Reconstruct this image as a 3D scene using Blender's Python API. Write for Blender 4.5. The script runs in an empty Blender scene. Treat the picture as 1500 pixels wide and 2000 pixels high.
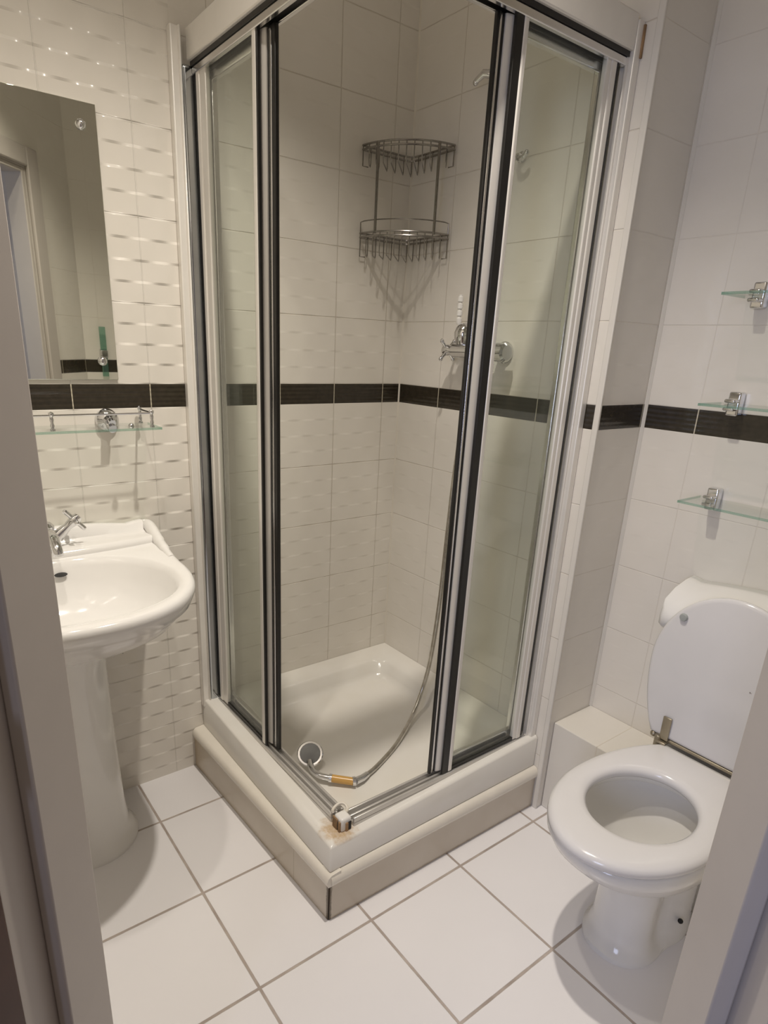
import bpy, bmesh, math, random
from mathutils import Vector, Matrix
random.seed(4)
S = bpy.context.scene
COL = S.collection
PI = math.pi

# ------------------------------------------------------------------ camera, world, light, exposure
cam_data = bpy.data.cameras.new('camera')
cam = bpy.data.objects.new('camera', cam_data)
COL.objects.link(cam)
YAW, PITCH, ROLL, FPX = 0.92308, -0.34166, 0.041393, 1230.47
fw = Vector((math.cos(PITCH)*math.cos(YAW), math.cos(PITCH)*math.sin(YAW), math.sin(PITCH)))
rt = Vector((math.sin(YAW), -math.cos(YAW), 0))
up = rt.cross(fw)
r2 = rt*math.cos(ROLL) + up*math.sin(ROLL)
u2 = -rt*math.sin(ROLL) + up*math.cos(ROLL)
cam.matrix_world = Matrix(((r2.x, u2.x, -fw.x, -1.4670), (r2.y, u2.y, -fw.y, -1.7587),
                           (r2.z, u2.z, -fw.z, 1.36995), (0, 0, 0, 1)))
cam_data.sensor_fit = 'VERTICAL'
cam_data.sensor_height = 36.0
cam_data.lens = FPX/2000*36.0
cam_data.shift_x = 45.8/2000
cam_data.shift_y = 113.4/2000
cam_data.clip_start = 0.02
S.camera = cam

world = bpy.data.worlds.new('hall_daylight')
S.world = world
world.use_nodes = True
bg = world.node_tree.nodes['Background']
bg.inputs[0].default_value = (0.56, 0.47, 0.42, 1)
bg.inputs[1].default_value = 0.36

HC = 2.80                            # ceiling height
LAMPS = [(-1.22, -0.77, 2.75), (-0.76, -0.87, 2.75)]      # two recessed ceiling spots
for i_, (pos_, en_) in enumerate(zip(LAMPS, (33, 122))):
    ld = bpy.data.lights.new('ceiling_spot', 'SPOT')
    ld.energy = en_
    ld.color = (1.0, 0.922, 0.82)
    ld.spot_size = math.radians((114, 103)[i_])
    ld.spot_blend = 1.0
    ld.shadow_soft_size = 0.025
    lo = bpy.data.objects.new('ceiling_spot', ld)
    lo.location = pos_
    lo.rotation_euler = (Vector(((-1.25, -.75, 0), (-0.98, -.80, 0))[i_])-Vector(pos_)).to_track_quat('-Z', 'Y').to_euler()
    COL.objects.link(lo)
# daylight from the hall window behind the camera
hl = bpy.data.lights.new('hall_window_daylight', 'AREA')
hl.energy = 24
hl.color = (0.62, 0.70, 1.0)
hl.shape = 'RECTANGLE'; hl.size = 0.7; hl.size_y = 1.1
ho = bpy.data.objects.new('hall_window_daylight', hl)
ho.location = (-3.2, -2.2, 1.5)
ho.rotation_euler = (Vector((-0.8, -1.5, 1.1))-Vector(ho.location)).to_track_quat('-Z', 'Y').to_euler()
COL.objects.link(ho)

S.view_settings.view_transform = 'Standard'
S.view_settings.look = 'None'
S.view_settings.gamma = 1
S.view_settings.use_curve_mapping = False
S.view_settings.exposure = -0.12

# ------------------------------------------------------------------ materials
class NT:
    def __init__(s, name):
        s.m = bpy.data.materials.new(name); s.m.use_nodes = True
        s.t = s.m.node_tree; s.n = s.t.nodes; s.l = s.t.links
        s.b = s.n['Principled BSDF']; s.out = s.n['Material Output']
    def math(s, op, a, b=None, c=None, clamp=False):
        nd = s.n.new('ShaderNodeMath'); nd.operation = op; nd.use_clamp = clamp
        for i, v in enumerate((a, b, c)):
            if v is None: continue
            if isinstance(v, (int, float)): nd.inputs[i].default_value = v
            else: s.l.new(v, nd.inputs[i])
        return nd.outputs[0]
    def remap(s, v, a, b, c=0.0, d=1.0, smooth=False):
        nd = s.n.new('ShaderNodeMapRange'); nd.clamp = True
        if smooth: nd.interpolation_type = 'SMOOTHSTEP'
        s.l.new(v, nd.inputs[0])
        for i, q in zip((1, 2, 3, 4), (a, b, c, d)): nd.inputs[i].default_value = q
        return nd.outputs[0]
    def mix(s, f, a, b):
        nd = s.n.new('ShaderNodeMix'); nd.data_type = 'RGBA'
        if isinstance(f, (int, float)): nd.inputs[0].default_value = f
        else: s.l.new(f, nd.inputs[0])
        for i, v in ((6, a), (7, b)):
            if isinstance(v, tuple): nd.inputs[i].default_value = (*v, 1)
            else: s.l.new(v, nd.inputs[i])
        return nd.outputs[2]
    def pos(s):
        g = s.n.new('ShaderNodeNewGeometry'); x = s.n.new('ShaderNodeSeparateXYZ')
        s.l.new(g.outputs['Position'], x.inputs[0]); s.g = g
        return x.outputs[0], x.outputs[1], x.outputs[2]
    def noise(s, scale, detail=2.0, rough=0.5):
        nd = s.n.new('ShaderNodeTexNoise'); nd.inputs['Scale'].default_value = scale
        nd.inputs['Detail'].default_value = detail; nd.inputs['Roughness'].default_value = rough
        g = s.n.new('ShaderNodeNewGeometry'); s.l.new(g.outputs['Position'], nd.inputs['Vector'])
        return nd.outputs['Fac']
    def bump(s, h, strength, dist):
        nd = s.n.new('ShaderNodeBump'); nd.inputs['Strength'].default_value = strength
        nd.inputs['Distance'].default_value = dist
        s.l.new(h, nd.inputs['Height']); s.l.new(nd.outputs[0], s.b.inputs['Normal'])
    def set(s, **k):
        for a, v in k.items():
            i = s.b.inputs[{'color': 'Base Color', 'rough': 'Roughness', 'metal': 'Metallic', 'spec': 'Specular IOR Level',
                            'coat': 'Coat Weight', 'trans': 'Transmission Weight', 'ior': 'IOR', 'alpha': 'Alpha'}[a]]
            if isinstance(v, tuple): i.default_value = (*v, 1)
            elif isinstance(v, (int, float)): i.default_value = v
            else: s.l.new(v, i)
        return s

ZB1, ZB0 = 1.2508, 1.1895           # the dark border course
TILE = 0.2

def wall_tile(name, axis, off, wave, seam=1.0, ribs=.06, feature=None):
    t = NT(name)
    x, y, z = t.pos()
    u = t.math('SUBTRACT', {'x': x, 'y': y}[axis] if axis != 'd' else t.math('MULTIPLY', t.math('SUBTRACT', y, x), 0.7071), off)
    above = t.math('GREATER_THAN', z, ZB1)
    zz = t.math('SUBTRACT', z, t.math('ADD', ZB0, t.math('MULTIPLY', above, ZB1-ZB0)))
    band = t.math('MULTIPLY', t.math('GREATER_THAN', z, ZB0), t.math('LESS_THAN', z, ZB1))
    du = t.math('PINGPONG', u, TILE/2)
    dz = t.math('PINGPONG', zz, TILE/2)
    gu = t.remap(du, 0.0007, 0.0017, 1, 0)
    gz = t.math('MULTIPLY', t.remap(dz, 0.0007, 0.0017, 1, 0), t.math('SUBTRACT', 1.0, band))
    gb = t.remap(du, 0.0011, 0.0017, 1, 0)
    grout = t.math('MAXIMUM', gu, gz)
    n = t.noise(9, 3)
    white = t.mix(t.remap(n, .35, .7), (0.795, 0.755, 0.69), (0.775, 0.735, 0.665))
    gn = t.noise(2.2, 2)
    gcol = t.mix(seam, (0.765, 0.725, 0.66), t.mix(t.remap(gn, .35, .65), (0.70, 0.65, 0.57), (0.53, 0.455, 0.36)))
    if feature is not None:      # plain smooth tiles start inside the shower
        ft = t.math('LESS_THAN', x, feature)
        gcol = t.mix(ft, gcol, (0.79, 0.75, 0.685))
    wcol = t.mix(grout, white, gcol)
    bcol = t.mix(gb, t.mix(t.remap(t.noise(60, 3), .3, .7), (0.030, 0.024, 0.016), (0.042, 0.034, 0.023)), (0.62, 0.56, 0.43))
    col = t.mix(band, wcol, bcol)
    wv = t.math('MULTIPLY', t.math('COSINE', t.math('MULTIPLY', u, 2*PI/0.1)),
                t.math('MAXIMUM', -1.0, t.math('MINIMUM', 1.0, t.math('MULTIPLY', t.math('SINE', t.math('MULTIPLY', zz, 2*PI/0.1)), 5.0))))
    wv = t.math('MULTIPLY', wv, wave if feature is None else t.math('ADD', wave, t.math("MULTIPLY", ft, 0.65)))
    rib = t.math('MULTIPLY', t.math('SINE', t.math('MULTIPLY', z, 2*PI/0.0123)), ribs)
    surf = t.math('ADD', t.math('MULTIPLY', wv, t.math('SUBTRACT', 1.0, band)), t.math('MULTIPLY', rib, band))
    h = t.math('SUBTRACT', surf, t.math('MULTIPLY', grout, 0.7*seam+.12))
    t.set(color=col, rough=t.math('ADD', 0.20, t.math('MULTIPLY', grout, 0.4)), spec=0.5)
    t.bump(h, 1.0, 0.0016)
    return t.m

M = {}
M['tile_back'] = wall_tile('glazed wall tile back', 'x', -0.074, 0.28, .62, .3, -.77)
M['tile_side'] = wall_tile('glazed wall tile side', 'y', -0.0, 0.16, .5)
M['tile_recess'] = wall_tile('glazed wall tile recess', 'y', -0.143, 0.10, .22)
M['tile_nib'] = wall_tile('glazed wall tile nib', 'x', 0.199, 0.10, .22)
M['tile_front'] = wall_tile('glazed wall tile front', 'x', -0.51, 0.10, .22)
M['tile_door'] = wall_tile('glazed wall tile door wall', 'd', -0.05, 0.10, .22)

t = NT('white floor tile'); x, y, z = t.pos()
FT = 0.316
dx = t.math('PINGPONG', t.math('SUBTRACT', x, -1.0026), FT/2)
dy = t.math('PINGPONG', t.math('SUBTRACT', y, -0.8336), FT/2)
d = t.math('MINIMUM', dx, dy)
wob = t.math('MULTIPLY', t.math('SUBTRACT', t.noise(30, 2), 0.5), 0.0012)
g = t.remap(t.math('ADD', d, wob), 0.0026, 0.0040, 1, 0)
gc = t.mix(t.remap(t.noise(14, 3), .35, .7), (0.38, 0.32, 0.28), (0.52, 0.45, 0.40))
tc = t.mix(t.remap(t.noise(3, 3), .3, .7), (0.865, 0.845, 0.85), (0.835, 0.815, 0.82))
t.set(color=t.mix(g, tc, gc), rough=t.math('ADD', 0.24, t.math('MULTIPLY', g, .5)), spec=0.45)
t.bump(t.math('MULTIPLY', g, -1.0), 0.8, 0.0015)
M['floor'] = t.m

def simple(name, color, rough=.4, metal=0.0, spec=.5, coat=0.0, var=0.0):
    t = NT(name)
    if var:
        c2 = tuple(max(0, c*(1-var)) for c in color)
        t.set(color=t.mix(t.remap(t.noise(18, 4), .3, .7), color, c2))
    else: t.set(color=color)
    t.set(rough=rough, metal=metal, spec=spec, coat=coat)
    return t.m
M['ceramic'] = simple('white glazed ceramic', (0.80, 0.785, 0.76), .10, var=.02)
M['seat'] = simple('white gloss seat plastic', (0.73, 0.715, 0.715), .16, var=.02)
M['chrome'] = simple('polished chrome', (0.74, 0.74, 0.75), .09, 1.0, var=.05)
M['wire'] = simple('dull chrome wire', (0.36, 0.34, 0.32), .25, 1.0, var=.15)
M['silver'] = simple('polished silver profile', (0.80, 0.79, 0.78), .20, 1.0, var=.06)
M['silver_dark'] = simple('silver channel', (0.50, 0.52, 0.54), .12, 1.0, var=.1)
M['pale_profile'] = simple('pale enamelled profile', (0.88, 0.85, 0.80), .28, 0.20, var=.04)
M['rail'] = simple('grey metal rail', (0.66, 0.64, 0.61), .26, 0.55, var=.08)
M['rubber'] = simple('black rubber gasket', (0.012, 0.011, 0.010), .35)
M['jamb'] = simple('white gloss paint on wood', (0.54, 0.495, 0.455), .38, var=.03)
M['brown'] = simple('dark brown wood', (0.085, 0.032, 0.016), .45, var=.25)
M['ceiling'] = simple('white ceiling paint', (0.85, 0.83, 0.79), .8, var=.02)
M['plaster'] = simple('hall wall paint', (0.55, 0.52, 0.48), .8, var=.03)
M['carpet'] = simple('brown hall carpet', (0.10, 0.05, 0.03), .95, var=.3)
M['amber'] = simple('amber plastic grip', (0.62, 0.36, 0.10), .25, var=.15)
M['white_plastic'] = simple('white plastic', (0.82, 0.80, 0.76), .35, var=.05)
M['black'] = simple('black hole', (0.008, 0.007, 0.006), .6)
M['grey_plastic'] = simple('grey rubber buffer', (0.36, 0.38, 0.37), .4)
M['hinge_metal'] = simple('tarnished brass hinge', (0.42, 0.37, 0.28), .3, .8, var=.3)
M['trim'] = simple('white tile trim', (0.77, 0.735, 0.675), .25, var=.02)
M['grout_line'] = simple('cream sealant', (0.74, 0.69, 0.60), .5, var=.06)
M['bead'] = simple('cream quadrant tile trim', (0.80, 0.75, 0.66), .2, var=.05)
M['rust'] = simple('rusty stained plastic', (0.42, 0.26, 0.13), .7, var=.6)
M['spray'] = simple('dark spray face', (0.16, 0.16, 0.155), .3, .4, var=.4)
M['knob'] = simple('chrome knob', (0.72, 0.72, 0.72), .08, 1.0)

# mirror
t = NT('mirror silvering'); t.set(color=(0.80, 0.81, 0.74), metal=1.0, rough=.015); M['mirror'] = t.m

# ribbed chrome hose
t = NT('chrome hose'); x, y, z = t.pos()
t.set(color=t.mix(t.remap(t.noise(40, 2), .3, .7), (0.62, 0.60, 0.56), (0.46, 0.43, 0.38)), metal=1.0, rough=.24)
M['hose'] = t.m

# clear glass: tinted sheet with surface reflections
def sheet_glass(name, tint, gloss_rough=.02, haze=0.0, hazecol=(.6, .66, .58)):
    t = NT(name)
    tr = t.n.new('ShaderNodeBsdfTransparent'); tr.inputs[0].default_value = (*tint, 1)
    gl = t.n.new('ShaderNodeBsdfGlossy'); gl.inputs['Roughness'].default_value = gloss_rough
    fr = t.n.new('ShaderNodeFresnel'); gb_ = t.n.new('ShaderNodeNewGeometry')
    t.l.new(t.math('ADD', 1.45, t.math('MULTIPLY', gb_.outputs['Backfacing'], 1/1.45-1.45)), fr.inputs[0])
    base = tr.outputs[0]
    if haze:
        df = t.n.new('ShaderNodeBsdfDiffuse'); df.inputs[0].default_value = (*hazecol, 1)
        mh = t.n.new('ShaderNodeMixShader')
        hz = t.remap(t.noise(5, 3), .3, .75, haze*.6, haze*1.3)
        t.l.new(hz, mh.inputs[0]); t.l.new(base, mh.inputs[1]); t.l.new(df.outputs[0], mh.inputs[2])
        base = mh.outputs[0]
    mx = t.n.new('ShaderNodeMixShader')
    t.l.new(t.math('MULTIPLY', fr.outputs[0], 0.65), mx.inputs[0])
    t.l.new(base, mx.inputs[1]); t.l.new(gl.outputs[0], mx.inputs[2])
    t.l.new(mx.outputs[0], t.out.inputs['Surface'])
    return t.m
M['pane'] = sheet_glass('shower pane glass', (0.978, 0.990, 0.972), .03, .018)
M['shelf_glass'] = sheet_glass('clear shelf glass', (0.965, 0.985, 0.975))
M['glass_edge'] = sheet_glass('green glass edge', (0.62, 0.78, 0.70), .08, .22, (.30, .48, .42))

# ceramic tray with rust stains at the broken corner and dirt
t = NT('white shower tray'); x, y, z = t.pos()
ddx = t.math('ADD', x, 0.722); ddy = t.math('ADD', y, 0.726)
rr = t.math('SQRT', t.math('ADD', t.math('MULTIPLY', ddx, ddx), t.math('MULTIPLY', ddy, ddy)))
rr = t.math('ADD', rr, t.math('MULTIPLY', t.math('SUBTRACT', t.noise(45, 4, .6), .5), 0.05))
st = t.remap(rr, 0.022, 0.058, 1, 0, True)
st = t.math('MULTIPLY', st, t.remap(z, .215, .221, 0, 1))
stc = t.mix(t.remap(t.noise(90, 4, .7), .35, .65), (0.50, 0.33, 0.15), (0.60, 0.47, 0.34))
base = t.mix(t.remap(t.noise(12, 3), .3, .7), (0.80, 0.775, 0.725), (0.78, 0.75, 0.69))
t.set(color=t.mix(t.math('MULTIPLY', st, .85), base, stc), rough=.16)
M['tray'] = t.m

# cream plinth tile with dirty corner and edges
t = NT('cream plinth tile'); x, y, z = t.pos()
cx_, cy_ = t.math('ADD', x, 0.7775), t.math('ADD', y, 0.7715)
cr = t.math('SQRT', t.math('ADD', t.math('MULTIPLY', cx_, cx_), t.math('MULTIPLY', cy_, cy_)))
nz = t.math('MULTIPLY', t.math('SUBTRACT', t.noise(70, 4, .7), .5), 0.012)
dirt = t.remap(t.math('ADD', cr, nz), 0.0045, 0.010, 1, 0)
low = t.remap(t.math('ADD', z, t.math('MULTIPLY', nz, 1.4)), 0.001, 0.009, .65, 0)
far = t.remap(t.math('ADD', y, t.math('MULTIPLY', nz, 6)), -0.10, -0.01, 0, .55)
j = t.remap(t.math('ABSOLUTE', t.math('ADD', y, 0.614)), .0008, .0018, .6, 0)
j = t.math('MULTIPLY', j, t.math('LESS_THAN', x, -.76))
base = t.mix(t.remap(t.noise(6, 3), .3, .7), (0.64, 0.575, 0.485), (0.58, 0.51, 0.415))
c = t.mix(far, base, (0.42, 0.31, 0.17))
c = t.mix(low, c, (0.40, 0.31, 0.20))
c = t.mix(j, c, (0.35, 0.28, 0.18))
c = t.mix(dirt, c, (0.10, 0.07, 0.04))
t.set(color=c, rough=.28); M['plinth'] = t.m

# ------------------------------------------------------------------ mesh helpers
class MB:
    def __init__(s): s.bm = bmesh.new(); s.mi = 0
    def face(s, vs):
        try:
            f = s.bm.faces.new(vs); f.material_index = s.mi; return f
        except ValueError: return None
    def box(s, x0, x1, y0, y1, z0, z1):
        v = [s.bm.verts.new((x, y, z)) for z in (z0, z1) for x, y in ((x0, y0), (x1, y0), (x1, y1), (x0, y1))]
        for q in ((3, 2, 1, 0), (4, 5, 6, 7), (0, 1, 5, 4), (1, 2, 6, 5), (2, 3, 7, 6), (3, 0, 4, 7)):
            s.face([v[i] for i in q])
        return s
    def prism(s, pts, z0, z1):
        a = [s.bm.verts.new((x, y, z0)) for x, y in pts]; b = [s.bm.verts.new((x, y, z1)) for x, y in pts]
        s.face(a[::-1]); s.face(b); n = len(pts)
        for i in range(n): s.face([a[i], a[(i+1) % n], b[(i+1) % n], b[i]])
        return s
    def loft(s, rings, cap0=True, cap1=True, closed=True):
        R = [[s.bm.verts.new(p) for p in r] for r in rings]
        n = len(R[0])
        for a, b in zip(R, R[1:]):
            for i in range(n if closed else n-1):
                s.face([a[i], a[(i+1) % n], b[(i+1) % n], b[i]])
        if cap0: s.face(R[0][::-1])
        if cap1: s.face(R[-1])
        return s
    def tube(s, path, r, n=10, cap=True):
        path = [Vector(p) for p in path]
        rr = r if isinstance(r, (list, tuple)) else [r]*len(path)
        rings = []; prev = None
        for i, p in enumerate(path):
            d = (path[min(i+1, len(path)-1)] - path[max(i-1, 0)]).normalized()
            if prev is None:
                a = d.orthogonal().normalized()
            else:
                a = (prev - d*prev.dot(d)).normalized()
            prev = a; b = d.cross(a)
            rings.append([p + (a*math.cos(2*PI*k/n) + b*math.sin(2*PI*k/n))*rr[i] for k in range(n)])
        return s.loft(rings, cap, cap)
    def lathe(s, base, axis, prof, n=20):
        base = Vector(base); axis = Vector(axis).normalized(); a = axis.orthogonal().normalized(); b = axis.cross(a)
        return s.loft([[base + axis*h + (a*math.cos(2*PI*k/n) + b*math.sin(2*PI*k/n))*max(r, 1e-4) for k in range(n)] for h, r in prof])
    def ball(s, c, r, n=12):
        m = n//2
        return s.lathe(Vector(c)-Vector((0, 0, r)), (0, 0, 1), [(r-r*math.cos(PI*i/m), r*math.sin(PI*i/m)) for i in range(m+1)], n)
    def build(s, name, mat, parent=None, bevel=0.0, smooth=True, angle=40, seg=2):
        bmesh.ops.recalc_face_normals(s.bm, faces=s.bm.faces)
        me = bpy.data.meshes.new(name); s.bm.to_mesh(me); s.bm.free()
        for m in (mat if isinstance(mat, (list, tuple)) else [mat]): me.materials.append(m)
        o = bpy.data.objects.new(name, me); COL.objects.link(o)
        if parent is not None:
            o.parent = parent
            w = Vector((0, 0, 0)); p = parent
            while p is not None: w += p.location; p = p.parent
            o.location = -w
        if bevel:
            md = o.modifiers.new('bevel', 'BEVEL'); md.width = bevel; md.segments = seg; md.limit_method = 'ANGLE'
            md.angle_limit = math.radians(35)
        if smooth:
            for f in me.polygons: f.use_smooth = True
            try: me.set_sharp_from_angle(angle=math.radians(angle))
            except Exception: pass
        return o

def tag(o, label=None, cat=None, group=None, kind=None):
    if label: o['label'] = label
    if cat: o['category'] = cat
    if group: o['group'] = group
    if kind: o['kind'] = kind
    return o
def thing(name, label, cat, loc=(0, 0, 0), group=None):
    o = bpy.data.objects.new(name, None); COL.objects.link(o); o.location = loc
    o.empty_display_size = .05
    return tag(o, label, cat, group)
def struct(o, label, cat): return tag(o, label, cat, None, 'structure')
def copy_tree(o, dloc, label=None):
    c = o.copy(); COL.objects.link(c); c.location = o.location + Vector(dloc)
    if label: c['label'] = label
    for ch in list(o.children):
        d = ch.copy(); COL.objects.link(d); d.parent = c
        for g_ in list(ch.children):
            e_ = g_.copy(); COL.objects.link(e_); e_.parent = d
    return c
def smoothpath(pts, k=8):
    P = [Vector(p) for p in pts]; out = []
    for i in range(len(P)-1):
        p0, p1, p2, p3 = P[max(i-1, 0)], P[i], P[i+1], P[min(i+2, len(P)-1)]
        for j_ in range(k):
            t_ = j_/k
            out.append(0.5*((2*p1) + (p2-p0)*t_ + (2*p0-5*p1+4*p2-p3)*t_**2 + (3*p1-p0-3*p2+p3)*t_**3))
    out.append(P[-1]); return out
def sgnpow(v, e): return math.copysign(abs(v)**e, v)

# ------------------------------------------------------------------ room shell
RJ = Vector((-0.830, -1.559)); E_ = Vector((-0.70711, 0.70711)); N_ = Vector((-0.70711, -0.70711)); OW = 0.728
def P(s, w): v = RJ + E_*s + N_*w; return (v.x, v.y)
sE = (RJ.x+0.589)/0.70711 * -1 if False else -((-0.589)-RJ.x)/0.70711
XG = -1.62
sG = (RJ.x - XG)/0.70711

f = MB().prism([(0.31, 0.1), (XG-.1, 0.1), (XG-.1, -.75), P(sG, .10), P(OW+.05, .10), P(-.05, .10), (-.50, -1.9), (.31, -1.9)], -0.06, 0.0)
struct(f.build('floor', M['floor'], smooth=False), 'white square floor tiles with grey grout lines', 'floor')
f = MB().prism([P(sG+.4, .10), P(sG+.4, 2.0), P(-1.6, 2.0), P(-1.6, .45), (-.50, -1.9), P(-.05, .10), P(OW+.05, .10)], -0.06, -0.002)
struct(f.build('floor', M['carpet'], smooth=False), 'dark brown hall floor outside the doorway', 'floor')
struct(MB().box(XG-.1, .31, -1.92, .1, HC, HC+.06).build('ceiling', M['ceiling'], smooth=False), 'white painted bathroom ceiling', 'ceiling')
struct(MB().box(XG-.1, .31, 0, .1, 0, HC).build('wall_back', M['tile_back'], smooth=False),
       'white wavy tiled wall behind washbasin and shower with dark brown border row', 'wall')
struct(MB().box(0, .31, -.798, 0, 0, HC).build('wall_nib', M['tile_side'], smooth=False),
       'white tiled wall projection on the right side of the shower', 'wall')
# give the nib end its own tile layout
nib = bpy.data.objects['wall_nib']
nib.data.materials.append(M['tile_nib'])
for p_ in nib.data.polygons:
    if abs(p_.normal.y) > .5: p_.material_index = 1
struct(MB().box(.21, .31, -1.92, -.798, 0, HC).build('wall_right', M['tile_recess'], smooth=False),
       'white tiled wall behind the toilet with dark brown border row', 'wall')
struct(MB().box(-.589-.06, .31, -1.90, -1.80, 0, HC).build('wall_front', M['tile_front'], smooth=False),
       'white tiled wall opposite the mirror', 'wall')
struct(MB().box(XG-.1, XG, -.80, 0, 0, HC).build('wall_left', M['tile_side'], smooth=False),
       'white tiled wall left of the washbasin', 'wall')
w = MB()
w.prism([P(-.045, 0), P(sE, 0), P(sE-.06, .134), P(-.045, .134)], 0, HC)
w.prism([P(sG, 0), P(OW+.045, 0), P(OW+.045, .134), P(sG+.06, .134)], 0, HC)
w.prism([P(OW+.045, 0), P(-.045, 0), P(-.045, .134), P(OW+.045, .134)], 2.045, HC)
struct(w.build('wall_door', M['tile_door'], smooth=False), 'tiled wall across the corner holding the doorway', 'wall')

# doorway
door = bpy.data.objects.new('door_1', None); COL.objects.link(door); door.location = (*P(OW/2, 0), 0)
struct(door, 'white painted doorway the photo is taken through', 'door')
def slab(name, s0, s1, w0, w1, z0, z1, mat, par, bev=.003):
    return MB().prism([P(s0, w0), P(s1, w0), P(s1, w1), P(s0, w1)], z0, z1).build(name, mat, par, bevel=bev)
slab('jamb', -.045, -.020, 0, .134, 0, 2.045, M['jamb'], door, .002)
slab('jamb', OW+.020, OW+.045, 0, .134, 0, 2.045, M['jamb'], door, .002)
slab('head_lining', -.020, OW+.020, 0, .134, 2.020, 2.045, M['jamb'], door, .002)
slab('door_stop', -.020, 0, 0.0, .083, 0, 2.02, M['jamb'], door)
slab('door_stop', OW, OW+.020, 0.0, .083, 0, 2.02, M['jamb'], door)
slab('door_stop', 0, OW, 0.0, .083, 2.0, 2.02, M['jamb'], door)
for w0, w1 in ((-.016, 0), (.135, .152)):
    slab('architrave', -.100, -.026, w0, w1, 0, 2.1, M['jamb'], door, .005)
    if w0 < 0: slab('architrave', OW+.026, OW+.100, w0, w1, 0, 2.1, M['jamb'], door, .005)
    slab('architrave', -.026, OW+.026, w0, w1, 2.026, 2.1, M['jamb'], door, .005)
# open door leaf, hinged on the left and swung out into the hall
hx, hy = P(OW+.016, .136)
ang = math.radians(98)
ld_ = Vector((math.cos(ang), math.sin(ang)))     # in (w, s) frame: along hall with a little swing outwards
dv = N_*math.sin(ang) + E_*(-math.cos(ang)); tv = Vector((-dv.y, dv.x))
if tv.dot(E_) < 0: tv = -tv
H0 = Vector((hx, hy))
q = [H0, H0+dv*.72, H0+dv*.72+tv*.04, H0+tv*.04]
leaf = MB().prism([(v.x, v.y) for v in q], .008, 2.0).build('door_leaf', M['brown'], door, bevel=.002)
leaf['label'] = 'dark brown door leaf standing open'
hg = MB()
for zc in (.955, 1.75, .25):
    c = Vector(P(OW+.014, .130)); hg.tube([(c.x, c.y, zc-.045), (c.x, c.y, zc+.045)], .006, 10)
hg.build('hinge', M['hinge_metal'], leaf)

# tile trims and sealant lines (structure)
struct(MB().box(-.0035, .004, -.8015, -.785, 0, HC).build('trim_1', M['trim'], bevel=.002), 'white corner trim on the edge of the wall projection', 'trim')
struct(MB().prism([(.2035, -.797), (.2105, -.797), (.2105, -.8055), (.209, -.8055), (.2035, -.7995)], .31, HC).build('trim_2', M['trim'], smooth=False), 'cream sealant line in the corner by the toilet shelves', 'trim')
struct(MB().prism([(-.005, .001), (.001, .001), (.001, -.005)], .25, HC).build('trim_3', M['grout_line'], smooth=False), 'pale sealant line in the shower corner', 'trim')
# boxed-in pipes along the wall behind the toilet
b = MB().box(.026, .21, -1.80, -.7985, 0, .31)
box = struct(b.build('trim_4', M['trim'], bevel=.003), 'low white tiled ledge along the wall behind the toilet', 'ledge')
gl = MB()
for yy in (-.947, -1.147, -1.347): gl.box(.0255, .21, yy-.001, yy+.001, 0, .3104)
gl.build('tile_joint', M['grout_line'], box, smooth=False)

# ------------------------------------------------------------------ shower plinth, tray
pl = thing('shower_plinth', 'cream tiled plinth with a dirty cracked corner below the shower tray', 'plinth', (-.4, -.4, 0))
p = MB()
p.prism([(-.808, -.001), (-.7785, -.7725), (-.7635, -.758), (-.793, -.001)], 0, .128)
p.build('tile_panel', M['plinth'], pl, bevel=.001)
p = MB(); p.prism([(-.7765, -.7735), (-.001, -.781), (-.001, -.766), (-.7635, -.758)], 0, .128)
p.build('tile_panel', M['plinth'], pl, bevel=.001)
def bead(pts):
    m = MB(); rings = []
    for (x_, y_, nx, ny) in pts:
        rings.append([(x_+nx*o_, y_+ny*o_, z_) for o_, z_ in ((-.012, .112), (.004, .112), (.008, .120), (.008, .130), (.004, .139), (-.004, .1455), (-.034, .1482))])
    return m.loft(rings)
bead([(-.806, -.001, -1, 0), (-.7785, -.7775, -1, 0)]).build('edge_trim', M['bead'], pl)
bead([(-.7745, -.7735, 0, -1), (-.001, -.781, 0, -1)]).build('edge_trim', M['bead'], pl)

tray = thing('shower_tray', 'white square shower tray with rust stained corner on cream plinth', 'shower tray', (-.4, -.4, .15))
def rrect(x0, x1, y0, y1, r, n=8):
    out = []
    for cx, cy, a0 in ((x1-r, y1-r, 0), (x0+r, y1-r, PI/2), (x0+r, y0+r, PI), (x1-r, y0+r, 1.5*PI)):
        for i in range(n+1):
            a = a0 + PI/2*i/n; out.append((cx+r*math.cos(a), cy+r*math.sin(a)))
    return out
def rimz(x, y, a=.224, b_=.2525):
    d_ = min(-x, -y); k = max(0.0, min(1.0, 1-d_/.16)); k = k*k*(3-2*k); return a+(b_-a)*k
def tring(x0, x1, y0, y1, r, z=None, dz=0):
    return [(x_, y_, (rimz(x_, y_)+dz) if z is None else z) for x_, y_ in rrect(x0, x1, y0, y1, r)]
m = MB()
m.loft([tring(-.773, -.001, -.7685, -.001, .004, .149), tring(-.773, -.001, -.7685, -.001, .004, None, -.006),
        tring(-.768, -.001, -.7635, -.001, .005, None, 0), tring(-.715, -.030, -.715, -.030, .02, None, 0),
        tring(-.685, -.062, -.690, -.062, .05, None, -.002), tring(-.676, -.078, -.681, -.076, .06, None, -.010),
        tring(-.668, -.088, -.672, -.088, .06, .200), tring(-.655, -.098, -.658, -.100, .065, .184),
        tring(-.640, -.115, -.640, -.118, .07, .1785)])
m.build('tray_basin', M['tray'], tray, angle=50)

# ------------------------------------------------------------------ shower enclosure
enc = thing('shower_enclosure', 'silver framed corner entry shower enclosure with glass sliding doors', 'shower enclosure', (-.72, -.72, .224))
ZR0, ZR1 = 1.990, 2.062
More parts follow.
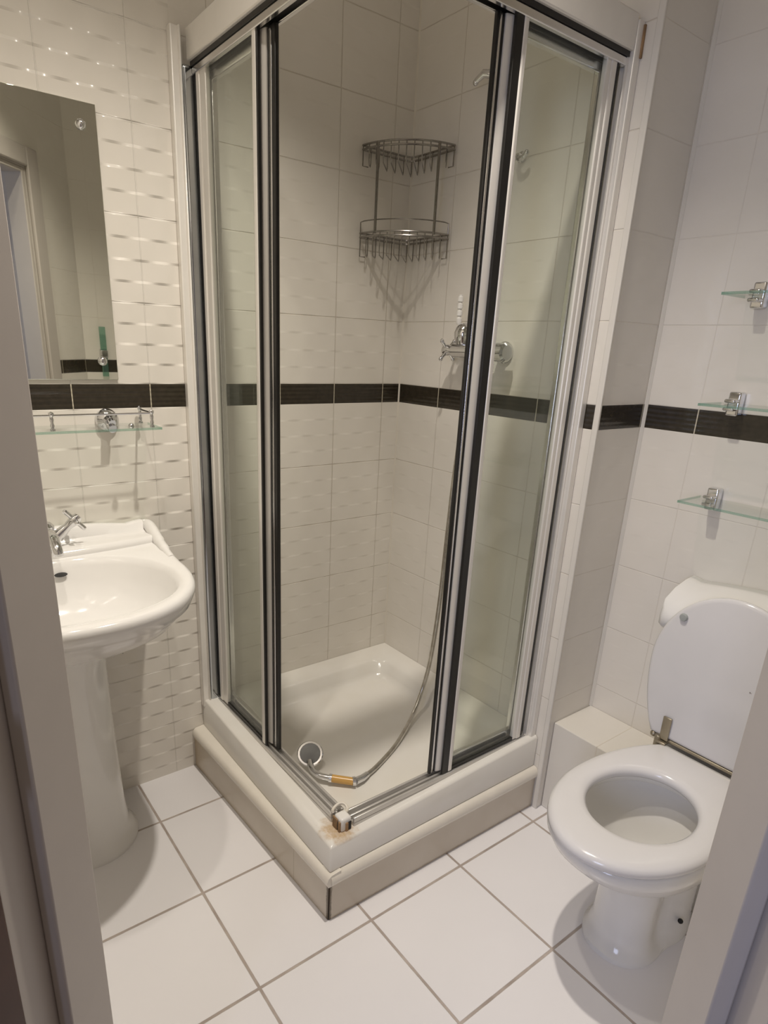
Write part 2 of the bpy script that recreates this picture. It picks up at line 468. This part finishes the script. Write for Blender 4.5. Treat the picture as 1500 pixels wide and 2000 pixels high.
# wall profiles
m = MB(); m.box(-.777, -.753, -.022, 0, .226, ZR1); m.box(-.759, -.753, -.030, -.020, .226, ZR1)
m.build('wall_profile', M['pale_profile'], enc, bevel=.003)
m = MB(); m.box(-.753, -.700, -.026, 0, .228, ZR0); m.build('wall_channel', M['silver_dark'], enc, bevel=.008, seg=3)
m = MB(); m.box(-.022, 0, -.758, -.722, .226, ZR1-.01); m.box(-.028, -.020, -.745, -.738, .226, ZR1-.01)
m.build('wall_profile', M['pale_profile'], enc, bevel=.003)
m = MB(); m.box(-.024, 0, -.722, -.690, .228, ZR0); m.build('wall_channel', M['silver_dark'], enc, bevel=.008, seg=3)
m = MB(); m.box(-.006, -.001, -.762, -.7575, 1.985, 2.045); m.build('profile_gap', M['rust'], enc, smooth=False)
# top rails: pale fascia, black strip painting the groove's shade, silver lip
for nm, bx in (('fascia', (ZR0+.006, ZR1)),):
    MB().box(-.739, -.690, -.735, -.022, *bx).build('top_rail', M['pale_profile'], enc, bevel=.003)
    MB().box(-.735, -.022, -.755, -.706, *bx).build('top_rail', M['pale_profile'], enc, bevel=.003)
MB().box(-.731, -.690, -.731, -.024, ZR0-.004, ZR0+.006).build('top_groove', M['rubber'], enc, smooth=False)
MB().box(-.731, -.024, -.747, -.706, ZR0-.004, ZR0+.006).build('top_groove', M['rubber'], enc, smooth=False)
MB().box(-.728, -.716, -.72, -.026, ZR0-.020, ZR0-.004).box(-.70, -.69, -.72, -.026, ZR0-.020, ZR0-.004).build('top_track', M['silver'], enc, bevel=.002)
MB().box(-.72, -.026, -.744, -.732, ZR0-.020, ZR0-.004).box(-.72, -.026, -.716, -.706, ZR0-.020, ZR0-.004).build('top_track', M['silver'], enc, bevel=.002)
# bottom rails
def brail(mk):
    m = MB()
    for o0, o1, z0, z1 in ((0, .040, .2235, .236), (0, .007, .236, .250), (.016, .022, .236, .247), (.033, .040, .236, .250)):
        mk(m, o0, o1, z0, z1)
    return m.build('bottom_rail', M['rail'], enc, bevel=.002)
brail(lambda m, a, b_, z0, z1: m.prism([(-.724+a, -.695), (-.724+b_, -.695), (-.730+b_, -.026), (-.730+a, -.026)], z0, z1))
brail(lambda m, a, b_, z0, z1: m.prism([(-.685, -.742+a), (-.026, -.742+a), (-.026, -.742+b_), (-.685, -.742+b_)], z0, z1))
# broken corner joint, white plastic with rust
m = MB(); m.box(-.724, -.692, -.742, -.708, .2235, .262); o = m.build('corner_joint', M['white_plastic'], enc, bevel=.006, seg=3)
o['label'] = 'broken white plastic corner joint with rust'
m = MB(); m.box(-.728, -.708, -.7385, -.731, .2240, .254); m.box(-.712, -.704, -.7455, -.737, .2240, .250)
m.box(-.7275, -.722, -.727, -.706, .2240, .256)
m.build('rust_patch', M['rust'], o, bevel=.002)
m = MB(); m.box(-.7265, -.7205, -.7335, -.7175, .2270, .250); m.box(-.705, -.695, -.7445, -.739, .2270, .250)
m.build('joint_hole', M['black'], o, bevel=.001)
m = MB(); m.tube([(-.700+.020*math.cos(a), -.700+.016*math.sin(a), .258+.004*math.sin(2*a)) for a in [i*PI/10-PI*.55 for i in range(16)]], .004, 8)
m.build('loose_seal', M['grout_line'], o)

def panel(left):
    """fixed pane and sliding door of one side; a runs along the side from the wall, o across it (0 = outside)."""
    if left:
        def bx(m, a0, a1, o0, o1, z0, z1): m.box(-.726+o0, -.726+o1, -a1, -a0, z0, z1)
    else:
        def bx(m, a0, a1, o0, o1, z0, z1): m.box(-a1, -a0, -.740+o0, -.740+o1, z0, z1)
    zb, zt = .252, 1.976
    # a-positions: wall stile, fixed end stile, its seal, door stile, gaskets
    if left: W0, W1, F0, F1, G1 = .040, .088, .330, .346, .352; D0, D1, K1, L1, K2 = .300, .362, .372, .381, .396
    else:    W0, W1, F0, F1, G1 = .053, .085, .344, .358, .379; D0, D1, K1, L1, K2 = .345, .392, .402, .407, .413
    fp = MB(); bx(fp, W1-.002, F0+.002, .007, .012, zb+.012, zt)
    fx = fp.build('fixed_pane', M['pane'], enc, smooth=False)
    s = MB(); bx(s, W0, W0+.018, 0, .018, zb, zt); bx(s, W0+.016, W1, .003, .017, zb, zt)
    s.build('stile', M['pale_profile'], fx, bevel=.003)
    s = MB(); bx(s, F0, F1, .000, .013, zb, zt); s.build('stile', M['pale_profile'], fx, bevel=.004, seg=3)
    s = MB(); bx(s, F1-.001, G1, .002, .010, zb-.006, zt); bx(s, W1, F0, .004, .015, zb, zb+.010); bx(s, W0-.014, W0, .006, .018, zb, zt)  # wall-side strip paints the shade of the gap beside the channel
    s.build('seal_and_gap', M['rubber'], fx, bevel=.001)
    o0 = .022; a_in = .060
    dr = MB(); bx(dr, a_in+.02, D0+.006, o0+.005, o0+.010, zb+.03, zt-.01)
    d_ = dr.build('sliding_door', M['pane'], enc, smooth=False)
    zz0, zz1 = zb+.006, zt-.004
    n_ = 9; prof = [(D0 + (D1-D0)*i/(n_-1), o0-.003-.007*math.sin(PI*(.12+.80*i/(n_-1)))) for i in range(n_)]
    s = MB(); rings = []
    for z_ in (zz0, zz1):
        pts = prof + [(D1, o0+.010), (D0, o0+.010)]
        rings.append([((-.726+o_, -a_, z_) if left else (-a_, -.740+o_, z_)) for a_, o_ in pts])
    s.loft(rings); s.build('stile', M['pale_profile'], d_, angle=30)
    s = MB(); bx(s, D1-.001, K1, o0-.002, o0+.008, zz0, zz1); bx(s, L1, K2, o0-.003, o0+.007, zz0-.004, zz1); s.build('gasket', M['rubber'], d_, bevel=.002)
    s = MB(); bx(s, K1-.001, L1, o0-.004, o0+.009, zz0, zz1); s.build('magnet_strip', M['silver'], d_, bevel=.0015)
    s = MB(); bx(s, a_in, a_in+.022, o0, o0+.016, zz0, zz1); bx(s, a_in, D0, o0, o0+.016, zz0, zz0+.022); bx(s, a_in, D0, o0, o0+.016, zz1-.02, zz1)
    s.build('door_frame', M['silver'], d_, bevel=.003)
panel(True); panel(False)

# ------------------------------------------------------------------ shower caddy
cad = thing('shower_caddy', 'two tier chrome wire corner caddy hanging in the shower', 'caddy', (-.01, -.01, 1.62))
CR = .19
def arc(z, r=CR, n=16, a0=0, a1=PI/2): return [(-.008-r*math.cos(a0+(a1-a0)*i/n), -.008-r*math.sin(a0+(a1-a0)*i/n), z) for i in range(n+1)]
def back(z): return [(-.008-CR, -.008, z), (-.05, -.008, z), (-.022, -.012, z), (-.012, -.022, z), (-.008, -.05, z), (-.008, -CR-.008, z)]
def basket(zr, zf, strip):
    m = MB()
    for dz in (0, -.011): m.tube(arc(zr+dz), .0028, 8); m.tube(back(zr+dz), .0028, 8)
    rim = m.build('basket_rim', M['wire'], cad)
    m = MB()
    cnt = 12
    for i in range(1, cnt):
        u = -.008-CR+.0 + i*0  # wires run from the front rim to the walls, square to the diagonal
        t_ = (i/cnt-.5)*2*CR*.707
        # point on the diagonal frame: p = c + diag*s + cross*t
        dg = Vector((-.7071, -.7071, 0)); cr = Vector((-.7071, .7071, 0)); o_ = Vector((-.010, -.010, 0))
        sb = abs(t_); sf = math.sqrt(max(CR*CR - t_*t_, 0))-.002
        if sf - sb < .012: continue
        pb = o_+dg*(sb+.001)+cr*t_; pf = o_+dg*sf+cr*t_
        h = (sf-sb)
        pts = [pf+Vector((0, 0, zr)), pf+Vector((0, 0, zf+.012)), pf-dg*.010+Vector((0, 0, zf)), pb+dg*.010+Vector((0, 0, zf)), pb+Vector((0, 0, zf+.010)), pb+Vector((0, 0, zr))]
        m.tube(pts, .0017, 6)
    for (x_, y_) in ((-.008-CR, -.010), (-.010, -.008-CR)):
        m.tube([(x_, y_, zr), (x_, y_, zf), (x_+(.02 if x_ < -.1 else 0), y_+(.02 if y_ < -.1 else 0), zf)], .0018, 6)
    m.build('basket_wires', M['wire'], rim)
basket(1.925, 1.872, 0); basket(1.694, 1.630, 1)
m = MB(); m.tube([(-.198, -.010, 1.694), (-.198, -.010, 1.724)]+arc(1.726)[1:-1]+[(-.010, -.198, 1.724), (-.010, -.198, 1.694)], .0018, 6)
m.build('guard_rail', M['wire'], cad)
for a in (.33, PI/2-.28):
    x_, y_ = -.008-CR*math.cos(a), -.008-CR*math.sin(a)
    MB().tube([(x_, y_, 1.925), (x_, y_, 1.69)], .0042, 8).build('post', M['wire'], cad)

# ------------------------------------------------------------------ shower mixer, bracket, hook, hand shower
mx = thing('shower_mixer', 'exposed chrome shower mixer on the tiles behind the right glass panel', 'shower mixer', (0, -.40, 1.37))
m = MB()
m.tube([(-.055, -.315, 1.368), (-.055, -.480, 1.368)], [.021, .021], 20)
for y_ in (-.33, -.465): m.lathe((-.0005, y_, 1.368), (-1, 0, 0), [(0, .030), (.006, .030), (.010, .018), (.05, .016)], 20)
m.lathe((-.055, -.40, 1.352), (0, 0, -1), [(0, .016), (.03, .014), (.034, .011), (.055, .011)], 16)
m.build('body', M['chrome'], mx)
m = MB(); m.lathe((-.055, -.345, 1.385), (0, 0, 1), [(0, .018), (.018, .026), (.034, .027), (.050, .020), (.058, .012), (.060, .001)], 20)
m.build('diverter', M['chrome'], mx)
def cross_handle(c, axis, name):
    m = MB(); c = Vector(c); ax = Vector(axis).normalized()
    m.lathe(c, ax, [(0, .015), (.012, .013), (.02, .016), (.036, .016), (.044, .011), (.046, .001)], 16)
    a = ax.orthogonal().normalized(); b_ = ax.cross(a)
    for v in (a, b_, -a, -b_):
        v = (v + (b_ if v in (a, -a) else a)*0).normalized()
        m.tube([c+ax*.028, c+ax*.028+v*.034], [.006, .0045], 10); m.ball(c+ax*.028+v*.036, .0068, 10)
    return m.build(name, M['chrome'], mx)
cross_handle((-.055, -.312, 1.368), (0, 1, .0), 'cross_handle')
m = MB(); m.lathe((-.055, -.480, 1.368), (0, -1, 0), [(0, .020), (.006, .026), (.034, .026), (.040, .020), (.041, .001)], 20)
m.build('temperature_knob', M['chrome'], mx)
m = MB()
prof = [(0, .006)]
for i in range(4): z_ = .006+i*.019; prof += [(z_, .0085), (z_+.012, .0085), (z_+.014, .0055), (z_+.018, .0055)]
m.lathe((-.055, -.322, 1.440), (0, 0, 1), prof, 14)
o = m.build('ribbed_stub', M['white_plastic'], mx); o['label'] = 'white ribbed stub standing above the mixer'

br = thing('shower_bracket', 'small chrome hand shower bracket high on the wall beside the right sliding door', 'bracket', (0, -.325, 2.05))
m = MB(); m.lathe((0, -.340, 2.055), (-1, 0, 0), [(0, .020), (.008, .020), (.012, .011), (.030, .010)], 16); m.build('wall_plate', M['chrome'], br)
m = MB(); m.tube([(-.028, -.340, 2.055), (-.040, -.322, 2.058), (-.044, -.300, 2.046)], [.011, .010, .007], 12); m.ball((-.044, -.298, 2.043), .008); m.build('swivel_arm', M['chrome'], br)
hk = thing('robe_hook', 'small chrome hook on the tiles seen through the right glass panel', 'hook', (0, -.47, 1.85))
m = MB(); m.lathe((0, -.452, 1.852), (-1, 0, 0), [(0, .013), (.008, .013), (.011, .008), (.022, .007)], 14); m.build('wall_plate', M['chrome'], hk)
m = MB(); m.tube(smoothpath([(-.020, -.452, 1.850), (-.026, -.462, 1.842), (-.030, -.478, 1.843), (-.030, -.488, 1.850)], 5), .006, 10); m.ball((-.030, -.489, 1.851), .0075); m.build('peg', M['chrome'], hk)

HAX = Vector((-.30, -.42, .62)).normalized()
hs = thing('hand_shower', 'chrome hand shower with amber grip lying in the shower tray on its hose', 'hand shower', (-.60, -.48, .18))
hosep = smoothpath([(-.055, -.400, 1.300), (-.085, -.408, 1.20), (-.112, -.418, 1.03), (-.120, -.417, .83), (-.120, -.411, .64), (-.122, -.401, .47), (-.126, -.388, .345), (-.150, -.388, .262),
                    (-.215, -.420, .205), (-.335, -.488, .187), (-.452, -.541, .187), (-.512, -.562, .190)], 10)
MB().tube(hosep, .0072, 12).build('hose', M['hose'], hs)
m = MB(); m.tube([(-.505, -.560, .191), (-.530, -.569, .194), (-.556, -.572, .197)], [.009, .0105, .011], 14); m.tube([(-.556, -.572, .197), (-.564, -.568, .197)], [.0135, .0135], 14)
m.tube([(-.607, -.528, .200), (-.613, -.522, .200)], [.0125, .0125], 14)
m.tube(smoothpath([(-.612, -.523, .200), (-.632, -.498, .202), (-.638, -.470, .206), (-.628, -.440, .212)], 5), .0095, 12)
m.build('handle', M['chrome'], hs)
m = MB(); m.tube([(-.562, -.570, .197), (-.610, -.525, .200)], [.0112, .0112], 16); o = m.build('grip', M['amber'], hs); o['label'] = 'amber grip'
m = MB(); m.lathe((-.612, -.418, .214), HAX, [(-.012, .010), (.0, .022), (.010, .036), (.016, .039), (.019, .036), (.019, .001)], 24)
o = m.build('head', M['chrome'], hs)
m = MB(); m.lathe(Vector((-.612, -.418, .214))+HAX.normalized()*.0188, HAX, [(0, .031), (.0012, .030), (.0014, .001)], 20); m.build('spray_plate', M['spray'], o)

# ------------------------------------------------------------------ washbasin
bs = thing('washbasin', 'white ceramic pedestal washbasin with raised back ledge below the mirror', 'washbasin', (-1.195, -.25, 0))
BX = -1.195
def bring(z, hx, yf, yb, n=2.25, NN=72, hb=None):
    """outline: half ellipse front, squarer sides to the wall"""
    out = []
    yc = -.32
    for i in range(NN):
        a = 2*PI*i/NN; c, s_ = math.cos(a), math.sin(a)
        if s_ < 0:
            out.append((BX+hx*sgnpow(c, 2/n), yc+(yc-yf)*sgnpow(s_, 2/n), z))
        else:
            e = 2/7.0
            hxx = (hb or hx)
            yy = yc+(yb-yc)*sgnpow(s_, e)
            k = (yy-yc)/(yb-yc)
            out.append((BX+(hx+(hxx-hx)*k)*sgnpow(c, e), yy, z))
    return out
def oval(z, hx, hy, yc, NN=72, n=2.15):
    return [(BX+hx*sgnpow(math.cos(2*PI*i/NN), 2/n), yc+hy*sgnpow(math.sin(2*PI*i/NN), 2/n), z) for i in range(NN)]
m = MB()
m.loft([bring(.640, .100, -.30, -.02), bring(.668, .135, -.37, -.02), bring(.705, .178, -.452, -.01), bring(.745, .215, -.522, -.004), bring(.785, .237, -.567, -.002),
        bring(.800, .243, -.580, -.002), bring(.806, .254, -.594, -.001, hb=.275), bring(.830, .262, -.606, -.001, hb=.285), bring(.842, .263, -.608, -.001, hb=.287), bring(.850, .258, -.602, -.001, hb=.285),
        bring(.852, .252, -.594, -.003, hb=.28),
        oval(.850, .232, .208, -.362), oval(.846, .224, .200, -.362), oval(.830, .216, .192, -.362), oval(.800, .206, .180, -.36), oval(.765, .185, .155, -.352), oval(.735, .150, .118, -.34), oval(.715, .095, .07, -.32), oval(.708, .03, .024, -.30)])
m.build('basin', M['ceramic'], bs, angle=60)
# raised tap ledge with moulded ends and upstand against the wall
m = MB()
def led(x0, x1, y0, y1, z0, z1): m.box(x0, x1, y0, y1, z0, z1)
sec = []
for i in range(25):
    t_ = -1+2*i/24; x_ = BX+t_*.262
    arch = .030*(1-abs(t_)**2.2)
    rise = .018*math.exp(-((abs(t_)-.97)/.06)**2)
    ztop = .872+arch*.8+rise
    yf_ = -.150+.018*abs(t_)**3
    sec.append([(x_, -.001, .845), (x_, yf_, .845), (x_, yf_-.002, .856), (x_, yf_+.004, .865), (x_, yf_+.014, .868), (x_, -.070, .862), (x_, -.045, .864), (x_, -.036, ztop-.004), (x_, -.028, ztop+.001), (x_, -.010, ztop), (x_, -.001, ztop-.004)])
m.loft(sec); m.build('tap_ledge', M['ceramic'], bs, angle=60)
for sx in (-1, 1):
    xs = BX+sx*.272; m = MB()
    m.tube(smoothpath([(xs, -.004, .866), (xs+sx*.004, -.04, .872), (xs, -.09, .866), (xs-sx*.006, -.15, .856), (xs-sx*.012, -.21, .850), (xs-sx*.018, -.27, .845)], 5), [.016]*11+[.015]*5+[.013]*5+[.010]*5, 12)
    m.build('side_moulding', M['ceramic'], bs)
m = MB()
def pring(z, hx, hy, yc): return [(BX+.005+hx*math.cos(2*PI*i/40), min(yc+hy*math.sin(2*PI*i/40), -.02), z) for i in range(40)]
m.loft([pring(0, .132, .130, -.150), pring(.012, .132, .130, -.150), pring(.024, .120, .120, -.150), pring(.05, .108, .110, -.150), pring(.12, .102, .103, -.148), pring(.25, .098, .100, -.146), pring(.40, .094, .098, -.146), pring(.55, .092, .100, -.15), pring(.62, .096, .108, -.155), pring(.665, .110, .128, -.16)])
m.build('pedestal', M['ceramic'], bs, angle=60)
m = MB(); m.lathe((BX+.010, -.181, .818), (0, -.94, .34), [(0, .010), (.0022, .010), (.0025, .001)], 18)
for v in m.bm.verts: v.co.x = BX+.010+(v.co.x-BX-.010)*1.5; v.co.z = .818+(v.co.z-.818)*.5
m.build('overflow_hole', M['black'], bs)
m = MB(); m.lathe((BX, -.30, .707), (0, 0, 1), [(0, .022), (.004, .022), (.006, .016), (.0065, .001)], 18); m.build('plughole', M['chrome'], bs)

tp = thing('basin_tap', 'chrome basin mixer tap with cross handles on the washbasin ledge', 'tap', (BX, -.10, .8655))
m = MB(); m.lathe((BX, -.10, .8655), (0, 0, 1), [(0, .030), (.006, .030), (.012, .024), (.040, .022), (.055, .024), (.064, .016), (.066, .001)], 20)
m.build('body', M['chrome'], tp)
m = MB(); m.tube(smoothpath([(BX, -.115, .892), (BX, -.155, .912), (BX, -.205, .914), (BX, -.232, .898), (BX, -.236, .884)], 5), [.016]*6+[.014]*5+[.012]*5+[.012]*5, 14); m.build('spout', M['chrome'], tp)
for sx in (-1, 1):
    m = MB(); ax = Vector((sx*.72, -.05, .62)).normalized(); c = Vector((BX+sx*.026, -.10, .890))
    m.lathe(c, ax, [(0, .016), (.02, .013), (.036, .010), (.050, .012), (.064, .013), (.074, .010), (.076, .001)], 16)
    a = ax.cross(Vector((0, 1, 0))).normalized(); b_ = ax.cross(a)
    for v in (a, b_, -a, -b_): m.tube([c+ax*.060, c+ax*.060+v*.030], [.0058, .0058], 10); m.ball(c+ax*.060+v*.031, .0062, 8)
    m.build('cross_handle', M['chrome'], tp)

# ------------------------------------------------------------------ mirror and glass shelf on the back wall
mi = thing('mirror', 'frameless rectangular mirror on the tiled wall above the washbasin', 'mirror', (-1.19, 0, 1.56))
MB().box(-1.425, -.957, -.0065, -.0012, 1.262, 1.866).build('glass', M['mirror'], mi, bevel=.0012)
for x_, z_ in ((-.993, 1.820), (-1.389, 1.820), (-.993, 1.308), (-1.389, 1.308)):
    m = MB(); m.lathe((x_, -.0065, z_), (0, -1, 0), [(0, .0115), (.003, .0115), (.008, .0085), (.010, .004), (.0105, .0005)], 20); m.build('screw_cap', M['chrome'], mi)

def glass_slab(x0, x1, y0, y1, z0, z1, par, back=None, name='glass_plate'):
    m = MB(); m.box(x0, x1, y0, y1, z0, z1)
    m.bm.faces.ensure_lookup_table()
    for f_ in m.bm.faces:
        f_.normal_update()
        if abs(f_.normal.z) < .5 and not (back and f_.normal.dot(back) > .5): f_.material_index = 1
    return m.build(name, [M['shelf_glass'], M['glass_edge']], par, smooth=False)
sh = thing('gallery_shelf', 'clear glass shelf with chrome gallery rail below the mirror', 'shelf', (-1.19, 0, 1.15))
glass_slab(-1.485, -.892, -.125, -.012, 1.146, 1.152, sh, Vector((0, 1, 0)))
m = MB(); rp = [(-.913, -.020, 1.187), (-.913, -.112, 1.187), (-1.467, -.112, 1.187), (-1.467, -.020, 1.187)]
for a, b_ in zip(rp, rp[1:]): m.tube([a, b_], .0026, 8)
m.build('gallery_rail', M['chrome'], sh)
for x_, y_ in ((-.913, -.020), (-.913, -.112), (-1.150, -.112), (-1.230, -.112), (-1.467, -.112), (-1.467, -.020)):
    m = MB(); m.lathe((x_, y_, 1.152), (0, 0, 1), [(0, .0062), (.003, .0062), (.006, .0035), (.012, .005), (.018, .0035), (.026, .0048), (.032, .0035), (.036, .006), (.041, .0062), (.044, .001)], 12); m.build('rail_post', M['chrome'], sh)
for x_ in (-.995, -1.385):
    m = MB(); m.lathe((x_, -.0005, 1.160), (0, -1, 0), [(0, .030), (.006, .030), (.014, .026), (.020, .014), (.030, .011), (.040, .011)], 24); m.tube([(x_, -.03, 1.150), (x_, -.05, 1.142)], [.012, .011], 12)
    m.tube([(x_, -.028, 1.166), (x_, -.050, 1.157)], .009, 12); m.build('wall_bracket', M['chrome'], sh)
    m = MB(); m.ball((x_+.030, -.108, 1.156), .0075, 12); m.build('screw_knob', M['knob'], sh)

# ------------------------------------------------------------------ three glass shelves above the toilet
def wall_shelf(z, label):
    s_ = thing('glass_shelf', label, 'shelf', (.15, -1.25, z), 'glass shelves above the toilet')
    glass_slab(.086, .202, -1.560, -.998, z-.003, z+.003, s_, Vector((1, 0, 0)))
    for y_ in (-1.034, -1.525):
        m = MB(); m.box(.182, .2098, y_-.014, y_+.014, z-.026, z+.030); m.box(.160, .190, y_-.013, y_+.013, z+.0045, z+.014); m.box(.160, .190, y_-.013, y_+.013, z-.014, z-.0045)
        m.build('clamp', M['chrome'], s_, bevel=.004, seg=3)
    return s_
s1 = wall_shelf(1.512, 'highest of the three clear glass shelves on the wall above the toilet')
copy_tree(s1, (0, 0, 1.271-1.512), 'middle clear glass shelf just above the dark border row over the toilet')
copy_tree(s1, (0, 0, 1.037-1.512), 'lowest of the three clear glass shelves, nearest the toilet cistern')

# glass fitting seen in the mirror on the wall opposite
gf = thing('tumbler_holder', 'narrow glass fitting in a chrome clamp, reflected in the mirror', 'holder', (-.50, -1.80, 1.28))
m = MB(); m.box(-.520, -.490, -1.775, -1.768, 1.17, 1.41); m.build('glass_plate', M['glass_edge'], gf, bevel=.001)
m = MB(); m.box(-.522, -.488, -1.7995, -1.776, 1.255, 1.305); m.box(-.522, -.488, -1.770, -1.758, 1.262, 1.298); m.build('clamp', M['chrome'], gf, bevel=.004)

# ------------------------------------------------------------------ toilet
YT = -1.222
to = thing('toilet', 'white close coupled toilet with its lid raised', 'toilet', (-.10, YT, 0))
def tring_(z, xf, xb, ay, n=2.3, nb=3.2, NN=64, cxk=.5, pinch=0.0):
    cx = xf+(xb-xf)*cxk; out = []
    for i in range(NN):
        a = 2*PI*i/NN; c, s_ = math.cos(a), math.sin(a)
        e = 2/(nb if c > 0 else n)
        x_ = cx+((xb-cx) if c > 0 else (cx-xf))*sgnpow(c, e)
        out.append((x_, YT+ay*sgnpow(s_, e)*(1-pinch*math.exp(-((x_+.150)/.050)**2)), z))
    return out
m = MB()
m.loft([tring_(0, -.290, .018, .100, pinch=.12), tring_(.014, -.290, .018, .100, pinch=.12), tring_(.024, -.274, .018, .096, pinch=.24), tring_(.06, -.264, .018, .093, pinch=.36), tring_(.14, -.260, .018, .092, pinch=.38), tring_(.20, -.268, .018, .094, pinch=.26),
        tring_(.245, -.300, .018, .104), tring_(.285, -.360, .018, .130), tring_(.320, -.415, .018, .152), tring_(.350, -.452, .018, .165), tring_(.378, -.468, .018, .170), tring_(.396, -.472, .02, .171), tring_(.403, -.466, .02, .166),
        tring_(.404, -.420, -.06, .138, 2.1, 2.1), tring_(.398, -.412, -.066, .132, 2.1, 2.1), tring_(.372, -.412, -.066, .132, 2.1, 2.1), tring_(.362, -.428, -.052, .146, 2.1, 2.1), tring_(.345, -.424, -.056, .142, 2.1, 2.1),
        tring_(.30, -.395, -.08, .118, 2.1, 2.1), tring_(.25, -.34, -.10, .085, 2.1, 2.1), tring_(.215, -.27, -.12, .055, 2.1, 2.1), tring_(.205, -.23, -.14, .03, 2.1, 2.1)])
m.box(-.03, .195, YT-.105, YT+.105, .335, .4035)
m.build('bowl', M['ceramic'], to, angle=55)
for sy in (-1, 1): MB().ball((-.10, YT+sy*.0905, .070), .0065, 10).build('floor_screw', M['black'], to)
# seat ring
def seat_out(t_, g=0.0):
    c, s_ = math.cos(t_), math.sin(t_)
    x_ = -.245+((.320-g*0) if c > 0 else (.243-g))*c
    return min(x_, .028-g), YT+(.172-g)*s_
def seat_in(t_, g=0.0):
    c, s_ = math.cos(t_), math.sin(t_)
    return -.243+(.137+g if c > 0 else .134+g)*c, YT+(.110+g)*s_
NS = 80; m = MB(); rings = []
for i in range(NS+1):
    t_ = 2*PI*i/NS; r_ = []
    for fn, g_, z_ in ((seat_out, .004, .406), (seat_out, 0, .411), (seat_out, .002, .423), (seat_out, .010, .429), (seat_out, .022, .4315), (seat_in, .020, .4315), (seat_in, .008, .429), (seat_in, .001, .423), (seat_in, 0, .411), (seat_in, .003, .406)):
        x_, y_ = fn(t_, g_); r_.append((x_, y_, z_))
    rings.append(r_)
m.loft(rings, False, False); bmesh.ops.remove_doubles(m.bm, verts=m.bm.verts, dist=1e-5)
m.build('seat', M['seat'], to, angle=60)
# raised lid
m = MB(); rings = []
for xo, g_ in ((.0, .010), (.0015, .004), (.005, 0), (.011, 0), (.015, .004), (.0165, .012)):
    r_ = []
    for i in range(64):
        a = 2*PI*i/64; c, s_ = math.cos(a), math.sin(a)
        z_ = max(.648+((.208-g_) if s_ > 0 else .320)*s_, .444+g_)
        y_ = YT+(.180-g_)*c
        r_.append((.022+xo+(z_-.444)*.022, y_, z_))
    rings.append(r_)
m.loft(rings); lid = m.build('lid', M['seat'], to, angle=60)
for y_, z_ in ((YT+.120, .775), (YT-.120, .775)):
    m = MB(); m.lathe((.0300, y_, z_), (-1, 0, 0), [(0, .010), (.004, .010), (.007, .008), (.0075, .001)], 14); m.build('buffer', M['grey_plastic'], lid)
# hinge
m = MB(); m.tube([(.030, YT+.128, .437), (.030, YT-.128, .437)], .006, 12)
for y_ in (YT+.098, YT-.098):
    m.box(.0165, .0215, y_-.011, y_+.011, .440, .505); m.tube([(.020, y_+.014, .412), (.020, y_+.014, .446)], .009, 12); m.box(.006, .030, y_-.012, y_+.012, .431, .437)
for y_ in (YT+.130, YT-.130): m.ball((.030, y_, .437), .009, 10)
m.build('hinge', M['hinge_metal'], to, bevel=.001)
# cistern
m = MB()
def cring(z, x0, hy): return [(x_, y_, z) for x_, y_ in rrect(x0, .207, YT-hy, YT+hy, .022, 5)]
m.loft([cring(.404, .085, .150), cring(.42, .072, .160), cring(.50, .066, .172), cring(.66, .062, .182), cring(.718, .062, .184)])
cis = m.build('cistern', M['ceramic'], to, angle=60)
m = MB(); sec = []
for i in range(33):
    t_ = -1+2*i/32; y_ = YT+.196*t_
    cr_ = .026*(1-abs(t_)**1.6) + .012*math.exp(-((abs(t_)-1)/.10)**2)
    e_ = .012 if abs(t_) > .97 else 0
    sec.append([(.2085, y_, .716), (.062+e_, y_, .716), (.052+e_, y_, .724), (.050+e_, y_, .750), (.056+e_, y_, .766), (.074, y_, .784+cr_*.4), (.115, y_, .802+cr_*.8), (.165, y_, .812+cr_), (.205, y_, .816+cr_), (.2085, y_, .812+cr_)])
m.loft(sec); m.build('cistern_lid', M['ceramic'], cis, angle=60)
m = MB(); m.lathe((.055, YT-.13, .66), (-1, 0, 0), [(0, .014), (.010, .014), (.014, .008)], 14); m.tube([(.038, YT-.13, .66), (.034, YT-.06, .655)], [.006, .008], 10); m.build('flush_lever', M['chrome'], cis)

# ------------------------------------------------------------------ recessed ceiling spots (above the frame)
for (lx, ly, lz), lab in zip(LAMPS, ('white round ceiling spotlight over the washbasin side', 'white round ceiling spotlight in front of the shower')):
    cl = thing('ceiling_spotlight', lab, 'spotlight', (lx, ly, HC), 'ceiling spotlights')
    MB().lathe((lx, ly, HC), (0, 0, -1), [(0, .050), (.004, .050), (.008, .044), (.008, .038), (.002, .036)], 28).build('rim', M['white_plastic'], cl)
    MB().lathe((lx, ly, HC), (0, 0, -1), [(0, .030), (.004, .030), (.005, .001)], 24).build('lamp', M['white_plastic'], cl)
